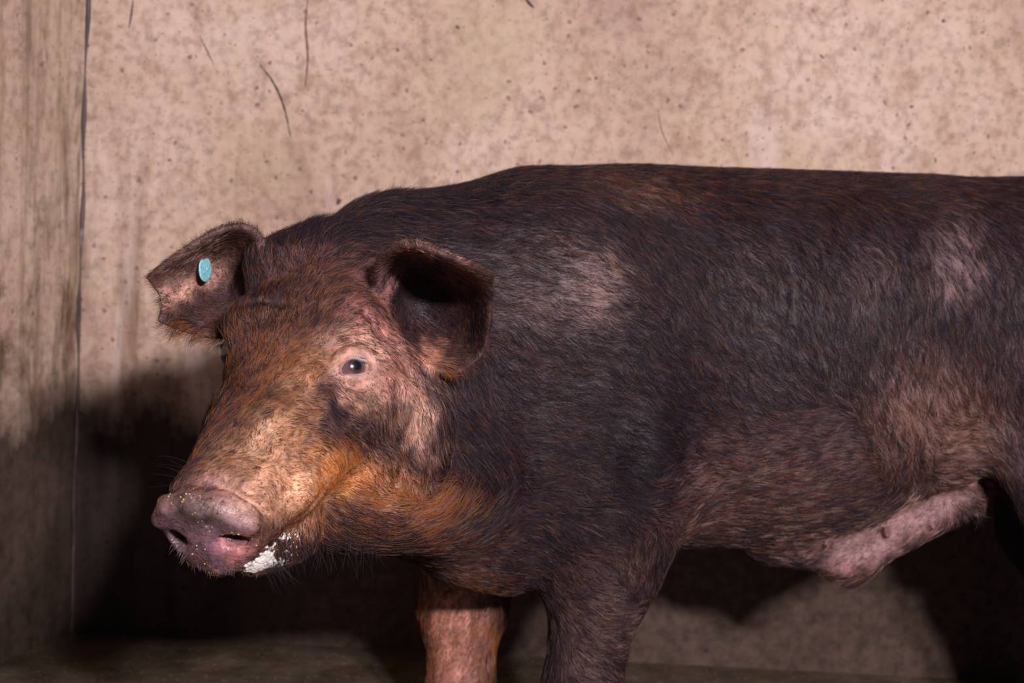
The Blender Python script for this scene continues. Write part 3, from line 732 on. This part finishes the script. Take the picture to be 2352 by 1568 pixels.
uv = rng.random((NH, 2)); fl = uv.sum(1) > 1; uv[fl] = 1 - uv[fl]
T = tri[pick]
root = bv[T[:, 0]] + (bv[T[:, 1]] - bv[T[:, 0]]) * uv[:, :1] + (bv[T[:, 2]] - bv[T[:, 0]]) * uv[:, 1:]
nr = vn[T].mean(1); nr /= np.linalg.norm(nr, axis=1)[:, None]
rx, ry = projv(root); hv = hf[pick]; em = te[pick]
fd = flow(rx, ry)
# inside the ears the hair runs outwards to the rim
ec = np.where((rx < 640)[:, None], np.array([[540, 670]]), np.array([[935, 700]]))
ed = np.stack([rx, ry], 1) - ec; ed /= np.linalg.norm(ed, axis=1)[:, None] + 1e-9
fd = fd * (1 - em[:, None]) + (ed + np.array([[0, .25]])) * em[:, None]
cell = wob(root, 110, 11) * .35 + wob(root, 40, 12) * .22 + rng.normal(0, .16, NH)
ca_, sa_ = np.cos(cell), np.sin(cell)
fd = np.stack([fd[:, 0] * ca_ - fd[:, 1] * sa_, fd[:, 0] * sa_ + fd[:, 1] * ca_], 1)
d3 = fd[:, :1] * RT[None] - fd[:, 1:] * UP[None]
d3 = d3 - nr * (d3 * nr).sum(1)[:, None]; d3 /= np.linalg.norm(d3, axis=1)[:, None] + 1e-9
from mathutils.kdtree import KDTree
NC = 26000
ci = rng.choice(NH, NC, replace=False)
kd = KDTree(NC)
for j, i in enumerate(ci): kd.insert(root[i], j)
kd.balance()
cl = np.array([kd.find(root[i])[1] for i in range(NH)])
crand = rng.random(NC)[cl]; cpos = root[ci][cl]
facer = np.clip((1040 - rx) / 120, 0, 1) * np.clip((ry - 540) / 80, 0, 1) * (1 - em)
ln = hv[:, 2] / 1000 * rng.uniform(.65, 1.25, NH) * (1 - .15 * facer)
lift = np.clip(.20 + .10 * rng.normal(size=NH), .04, .6) + em * .12
nape = np.exp(-(((rx - 850) / 190) ** 2 + ((ry - 490) / 55) ** 2)) * (1 - em)
lift += nape * .35
K = 5
t = np.linspace(0, 1, K)[None, :, None]
side = np.cross(nr, d3); bend = rng.normal(0, .10, NH)[:, None, None]
pts = root[:, None] + ln[:, None, None] * (d3[:, None] * t + nr[:, None] * (lift[:, None, None] * (t * 1.25 - .80 * t ** 2)) + side[:, None] * bend * t ** 2)
toc = cpos + d3 * ln[:, None] - (root + d3 * ln[:, None])      # tips lean to the middle of their tuft
pts += toc[:, None] * (t ** 1.5) * (.55 * (1 - .6 * em))[:, None, None]
pts[:, 0] -= nr * .0006
u = rng.random(NH)
clump = .5 + .5 * wob(root, 75, 21); clump2 = .5 + .5 * wob(root, 190, 22)
rust = np.clip(hv[:, 0] * (.45 + .7 * clump + .5 * (crand > .6)), 0, 1); pale = np.clip(hv[:, 1] * (.1 + .9 * clump2 + 2.6 * (crand < .22)), 0, .9)
isr = (u < rust); isp = (~isr) & (u < rust + pale)
col = np.tile(np.array([[.015, .0105, .0175]]), (NH, 1)) * rng.uniform(.5, 1.6, (NH, 1)) * (.6 + .9 * crand[:, None])
rc = np.stack([rng.uniform(.18, .50, NH), rng.uniform(.055, .17, NH), rng.uniform(.008, .030, NH)], 1)
rc *= (.30 + 1.0 * np.clip(hv[:, :1], 0, 1))
pc = np.array([[.42, .27, .24]]) * rng.uniform(.5, 1.3, (NH, 1)) * np.clip(.28 + 3.2 * hv[:, 1:2], .3, 1.1)
pc = pc * (1 + facer[:, None] * np.array([[.25, -.05, -.40]])); rc = rc * (1 + facer[:, None] * np.array([[.35, .25, 0]]))
col[isr] = rc[isr]; col[isp] = pc[isp]
rad = rng.uniform(.00008, .00015, NH) * np.where(ln < .013, .72, 1.0)
coat = make_hair('coat_hair', pts, rad, np.clip(col, 0, 1), pig)
coat['label'] = 'dark brown and rust bristly coat'

# ------------------------------------------------------------------ eyes
def simple_mat(name, col, rough=.5, spec=.5, coat=0):
    mt, nt, b = node_mat(name); b.inputs['Base Color'].default_value = (*col, 1)
    b.inputs['Roughness'].default_value = rough; b.inputs['Specular IOR Level'].default_value = spec
    b.inputs['Coat Weight'].default_value = coat; b.inputs['Coat Roughness'].default_value = .03
    return mt
def eye_mat(name, k=1.0):
    mt, nt, b = node_mat(name)
    tcn = nt.nodes.new('ShaderNodeTexCoord'); sp = nt.nodes.new('ShaderNodeSeparateXYZ'); L(nt, tcn.outputs['Object'], sp.inputs[0])
    x2 = math_(nt, 'POWER', math_(nt, 'DIVIDE', sp.outputs[0], EYE_R), 2.0); y2 = math_(nt, 'POWER', math_(nt, 'DIVIDE', sp.outputs[1], EYE_R * .92), 2.0)
    r = math_(nt, 'MULTIPLY', math_(nt, 'SQRT', math_(nt, 'ADD', x2, y2)), k)
    c = ramp(nt, r, [(0, (.004, .007, .018)), (.245, (.005, .007, .018)), (.27, (.045, .014, .007)), (.35, (.085, .028, .012)), (.395, (.018, .011, .02)), (.43, (.06, .045, .085)), (.50, (.10, .055, .06)), (1, (.15, .09, .10))])
    L(nt, c, b.inputs['Base Color']); b.inputs['Roughness'].default_value = .25; b.inputs['Coat Weight'].default_value = 1.0; b.inputs['Coat Roughness'].default_value = .02
    return mt
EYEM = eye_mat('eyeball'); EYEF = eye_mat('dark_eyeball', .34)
def uv_sphere(nu, nv_, r, fn_=None):
    vs, fs = [], []
    for i in range(nv_ + 1):
        th = math.pi * i / nv_
        for j in range(nu):
            ph = 2 * math.pi * j / nu
            q = V(math.sin(th) * math.cos(ph), math.sin(th) * math.sin(ph), math.cos(th)) * r
            vs.append(fn_(q) if fn_ else q)
    for i in range(nv_):
        for j in range(nu):
            a = i * nu + j; b_ = i * nu + (j + 1) % nu
            fs.append((a, b_, b_ + nu, a + nu))
    return vs, fs
def cornea(q):
    z = q[2] / EYE_R
    return q * (1 + .06 * max(0, (z - .86) / .14) ** .8) if z > .86 else q
LIDM = simple_mat('eyelid_skin', (.42, .26, .23), .5)
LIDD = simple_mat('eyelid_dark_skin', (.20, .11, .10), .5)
for s_ in (1, -1):
    c_, n_ = ED[s_]
    vs, fs = uv_sphere(48, 32, EYE_R, cornea)
    o = mesh_obj('eye', vs, fs, EYEM if s_ > 0 else EYEF, pig)
    if s_ > 0:
        front = P(822, 838, c_[1] - EYE_R * .9); gaze = nrm(front - c_)
    else: gaze = nrm(n_ * .6 + V(-.2, -.8, 0))
    o.matrix_world = Matrix.Translation(Vector(c_)) @ Vector(gaze).to_track_quat('Z', 'Y').to_matrix().to_4x4()

rings = [[lid_pt(q, off, rr_) for q in NOUT] for off, rr_ in ((-1, .985), (0, 1.05), (1.5, 1.14), (5, 1.21), (10, 1.25), (15, 1.12))]
vs = [p for r_ in rings for p in r_]; M_ = 72
fs = [(k * M_ + j, k * M_ + (j + 1) % M_, (k + 1) * M_ + (j + 1) % M_, (k + 1) * M_ + j) for k in range(len(rings) - 1) for j in range(M_)]
lid = mesh_obj('eyelid', vs, fs, LIDM, pig); lid['label'] = 'pale pink eyelids around the eye facing us'
# far eye: lids as a soft ring in its own tangent plane
c_, n_ = ED[-1]
ta = nrm(np.cross(n_, HC)); tb = np.cross(n_, ta)
rings = []
for r_out, r_s in ((.0158, 1.0), (.0166, 1.05), (.0175, 1.07), (.0188, 1.03), (.0215, .86)):
    ring = []
    for j in range(48):
        a_ = 2 * math.pi * j / 48
        q = ta * math.cos(a_) * r_out + tb * math.sin(a_) * r_out * .78 + n_ * math.sqrt(max(EYE_R ** 2 - r_out ** 2, 1e-6)) 
        ring.append(c_ + (nrm(q) * EYE_R * r_s if r_out < .0192 else q * r_s))
    rings.append(ring)
vs = [p for r_ in rings for p in r_]
fs = [(k * 48 + j, k * 48 + (j + 1) % 48, (k + 1) * 48 + (j + 1) % 48, (k + 1) * 48 + j) for k in range(len(rings) - 1) for j in range(48)]
lid = mesh_obj('eyelid', vs, fs, LIDD, pig)

def strands(specs, K=7):
    """specs: root, direction, length, bend vector, radius, colour"""
    n = len(specs); t_ = np.linspace(0, 1, K)[:, None]
    pts = np.array([r + l * (d * t_ + bnd * t_ ** 2) for r, d, l, bnd, _, _ in specs])
    return pts, np.array([q[4] for q in specs]), np.array([q[5] for q in specs])
specs = []
c_, n_ = ED[1]
for q in np.linspace(0, 1, 300):        # pale lashes over the upper lid
    x = 794 + 54 * q + random.uniform(-1, 1); y = 824 - 6 * math.sin(math.pi * min(q * 1.4, 1)) + 5 * q + random.uniform(-3.5, 0)
    r = on_sphere(x, y, c_, EYE_R * 1.14)
    specs.append((r, nrm(RT * random.uniform(.15, .45) - UP * random.uniform(.8, 1) - FW * .35), random.uniform(.0022, .0032), -UP * .2, .00010, (.42, .39, .42)))
for q in np.linspace(0, 1, 26):
    x = 828 + 24 * q; y = 827 + 8 * q
    r = on_sphere(x, y, c_, EYE_R * 1.12)
    specs.append((r, nrm(RT * random.uniform(.2, .7) - UP * random.uniform(.3, .8) - FW * .6), random.uniform(.004, .007), UP * .15, .00012, (.02, .015, .02)))
make_hair('eyelashes', *strands(specs), pig)['label'] = 'whitish eyelashes on the upper lid'
specs = []
c_, n_ = ED[-1]
for q in np.linspace(0, 1, 40):
    r = P(512 + 20 * q, 790 - 6 * q, c_[1] - .004)
    specs.append((r, nrm(-RT * random.uniform(.7, 1.1) - UP * random.uniform(.1, .6) - FW * .3), random.uniform(.008, .014), UP * -.25, .00014, (.012, .01, .014)))
make_hair('eyelashes', *strands(specs), pig)

# whiskers and loose long bristles
specs = []
BLK = (.03, .025, .035)
def bristle(px, py, dx, dy, l, tow=.3, r=.00012, col=BLK, y0=1.1, bend=.25):
    q = surf(px, py, y0)
    if q is None: return
    d = nrm(RT * dx - UP * dy - FW * tow)
    specs.append((q, d, l * random.uniform(.8, 1.2), (V(random.uniform(-1, 1), random.uniform(-.3, .3), random.uniform(-1.2, .3))) * bend, r, col))
for i in range(9): bristle(random.uniform(430, 470), random.uniform(1055, 1130), -1, random.uniform(-.7, -.2), .042, .2, .0001)
for i in range(8): bristle(random.uniform(508, 516), random.uniform(850, 885), -1, random.uniform(-.3, .3), .022, .1)
for i in range(60): bristle(random.uniform(640, 860), random.uniform(1225, 1262), random.uniform(-.2, .6), 1, .030, .2, .00011)
for i in range(24): bristle(random.uniform(590, 650), random.uniform(1285, 1300), random.uniform(.2, 1.2), .6, .026, .2)
for i in range(40): bristle(random.uniform(620, 800), random.uniform(1080, 1220), random.uniform(.2, .9), random.uniform(.2, .9), .017, .5)
for i in range(36): bristle(random.uniform(780, 930), random.uniform(880, 960), random.uniform(-.2, .6), random.uniform(.5, 1), .011, .5)
for i in range(46): bristle(random.uniform(770, 890), 800 - 26 * math.sin(random.uniform(0, 3.14)) + random.uniform(-8, 8), .9, random.uniform(-.3, .5), .015, .4)
for i in range(60): bristle(random.uniform(380, 430), random.uniform(1245, 1310), -.35, .7, .006, .5, .00006, (.4, .33, .32))
for i in range(80): bristle(random.uniform(400, 600), random.uniform(1290, 1316), random.uniform(-.3, .3), 1, .005, .4, .0001, (.2, .15, .15))
for i in range(500):
    x = random.uniform(620, 1150); y = np.interp(x, [620, 700, 800, 900, 960, 1060, 1150], [552, 532, 478, 450, 448, 443, 415]) + random.uniform(2, 26)
    bristle(x, y, random.uniform(.1, .8), -1, random.uniform(.012, .026), .1, .00013, (.02, .015, .02), 1.3, .15)
for i in range(70):
    x = random.uniform(1150, 2340); y = np.interp(x, [1150, 1300, 1400, 1600, 1800, 2352], [412, 388, 384, 390, 397, 432]) + random.uniform(3, 8)
    bristle(x, y, 1, random.uniform(-.5, -.1), random.uniform(.012, .026), .1, .0001, (.02, .015, .02), 1.5, .15)
for x, y in ((1170, 420), (1300, 392), (1330, 390), (975, 448), (915, 450)):
    bristle(x, y, .5, -.9, .05, .1, .0001, (.02, .015, .02), 1.4, .35)
wh = make_hair('bristles', *strands(specs), pig); wh['label'] = 'long black whiskers and bristles'

# ------------------------------------------------------------------ ear tag, foam, feed crumbs
g = EARS[1][0]
_d = nrm(P(471, 618, 1.5) - CAMP); _h = EARS[1][1].ray_cast(Vector(CAMP), Vector(_d), 3.0)
tag_c = np.array(_h[0]) - _d * .025
n_t = nrm(V(.95, -.26, .05)); 
up_t = nrm(P(481, 590, 1.6) - P(461, 646, 1.6)); up_t = nrm(up_t - n_t * (up_t @ n_t)); rt_t = np.cross(up_t, n_t)
def disc_mesh(c, n, u, r, R, th, seg=48):
    vs, fs = [], []
    prof = [(0, th), (R * .80, th), (R * .93, th * .9), (R, th * .45), (R, -th * .45), (R * .93, -th * .9), (0, -th)]
    for rr_, h_ in prof:
        for j in range(seg):
            a_ = 2 * math.pi * j / seg
            vs.append(c + (u * math.cos(a_) + r * math.sin(a_)) * max(rr_, 1e-4) + n * h_)
    for k in range(len(prof) - 1):
        for j in range(seg): fs.append((k * seg + j, k * seg + (j + 1) % seg, (k + 1) * seg + (j + 1) % seg, (k + 1) * seg + j))
    return vs, fs
tm, nt, b = node_mat('scuffed_blue_plastic'); v = coords(nt)
L(nt, ramp(nt, noise(nt, v, 420, 4, .7), [(.35, (.10, .42, .56)), (.5, (.22, .58, .66)), (.68, (.50, .72, .76))]), b.inputs['Base Color']); b.inputs['Roughness'].default_value = .5
tg = mesh_obj('ear_tag', *disc_mesh(tag_c, n_t, up_t, rt_t, .0142, .0012), tm, pig); tg['label'] = 'round light blue plastic ear tag'
pv, pf = disc_mesh(tag_c - n_t * .004 + _d * .010, nrm(n_t - _d * 1.2), up_t, nrm(np.cross(up_t, nrm(n_t - _d * 1.2))), .0026, .013, 20)
mesh_obj('tag_stud', pv, pf, simple_mat('stud_plastic', (.16, .45, .55), .5), tg)

def blob_mesh(items, seg=10):
    vs, fs = [], []
    for c, r, sq in items:
        k0 = len(vs); ph_ = random.uniform(0, 6)
        a, f = uv_sphere(seg, seg // 2 + 1, 1)
        ax_ = [nrm(V(*np.random.default_rng(k0 + 5).normal(size=3)))]; ax_.append(nrm(np.cross(ax_[0], V(.3, .5, .8)))); ax_.append(np.cross(ax_[0], ax_[1]))
        for q in a:
            w_ = 1 + .22 * math.sin(q[0] * 5 + ph_) * math.cos(q[1] * 4 + ph_)
            vs.append(c + (ax_[0] * q[0] * sq + ax_[1] * q[1] + ax_[2] * q[2] * (2 - sq) * .8) * r * w_)
        fs += [tuple(i + k0 for i in q) for q in f]
    return vs, fs
FOAM = []
def foam(pts, n, r0, r1, spread):
    for i in range(n):
        u_ = random.random() * (len(pts) - 1); j = int(u_); f = u_ - j
        x = pts[j][0] * (1 - f) + pts[j + 1][0] * f + random.gauss(0, spread); y = pts[j][1] * (1 - f) + pts[j + 1][1] * f + random.gauss(0, spread)
        q = surf(x, y, 1.1)
        if q is not None and q[1] < 1.6: FOAM.append((q + V(0, -.0005, 0), random.uniform(r0, r1), random.uniform(.6, 1.2)))
foam([(572, 1304), (590, 1298), (605, 1288), (618, 1272)], 260, .0016, .0030, 5)
foam([(580, 1304), (600, 1300), (625, 1294), (648, 1288)], 160, .0012, .0024, 4)
foam([(605, 1290), (618, 1265), (630, 1248)], 30, .0012, .0025, 4)
foam([(640, 1240), (652, 1222), (662, 1232), (680, 1258)], 40, .0008, .0020, 6)
foam([(660, 1215), (690, 1240)], 12, .0008, .0016, 9)
foam([(650, 1265), (670, 1285)], 14, .0008, .0018, 9)
fm, nt, b = node_mat('saliva_foam'); b.inputs['Base Color'].default_value = (.62, .60, .58, 1); b.inputs['Roughness'].default_value = .25
fo = mesh_obj('foam', *blob_mesh(FOAM), fm, pig); rm_ = fo.modifiers.new('remesh', 'REMESH'); rm_.mode = 'VOXEL'; rm_.voxel_size = .0006; rm_.use_smooth_shade = True; sm_ = fo.modifiers.new('smooth', 'SMOOTH'); sm_.iterations = 6; sm_.factor = .6; fo['label'] = 'white foam at the corner of the mouth'; fo['kind'] = 'stuff'
CR = []
for i in range(90):
    if i < 45: x = random.uniform(385, 560); y = np.interp(x, [385, 440, 500, 560], [1150, 1138, 1160, 1195]) + random.gauss(0, 7)
    else: x = random.gauss(480, 60); y = random.gauss(1240, 45)
    q = surf(x, y, 1.1)
    if q is not None and q[1] < 1.45: CR.append((q + V(0, -.0003, 0), random.uniform(.0004, .0011), random.uniform(.5, 1.3)))
cm, nt, b = node_mat('feed_meal'); ob = coords(nt)
L(nt, ramp(nt, noise(nt, ob, 300, 2), [(.35, (.30, .13, .03)), (.5, (.5, .33, .12)), (.62, (.6, .5, .3))]), b.inputs['Base Color']); b.inputs['Roughness'].default_value = .6
cr = mesh_obj('feed_crumbs', *blob_mesh(CR, 8), cm, pig); cr['label'] = 'yellow feed crumbs stuck on the snout'; cr['kind'] = 'stuff'
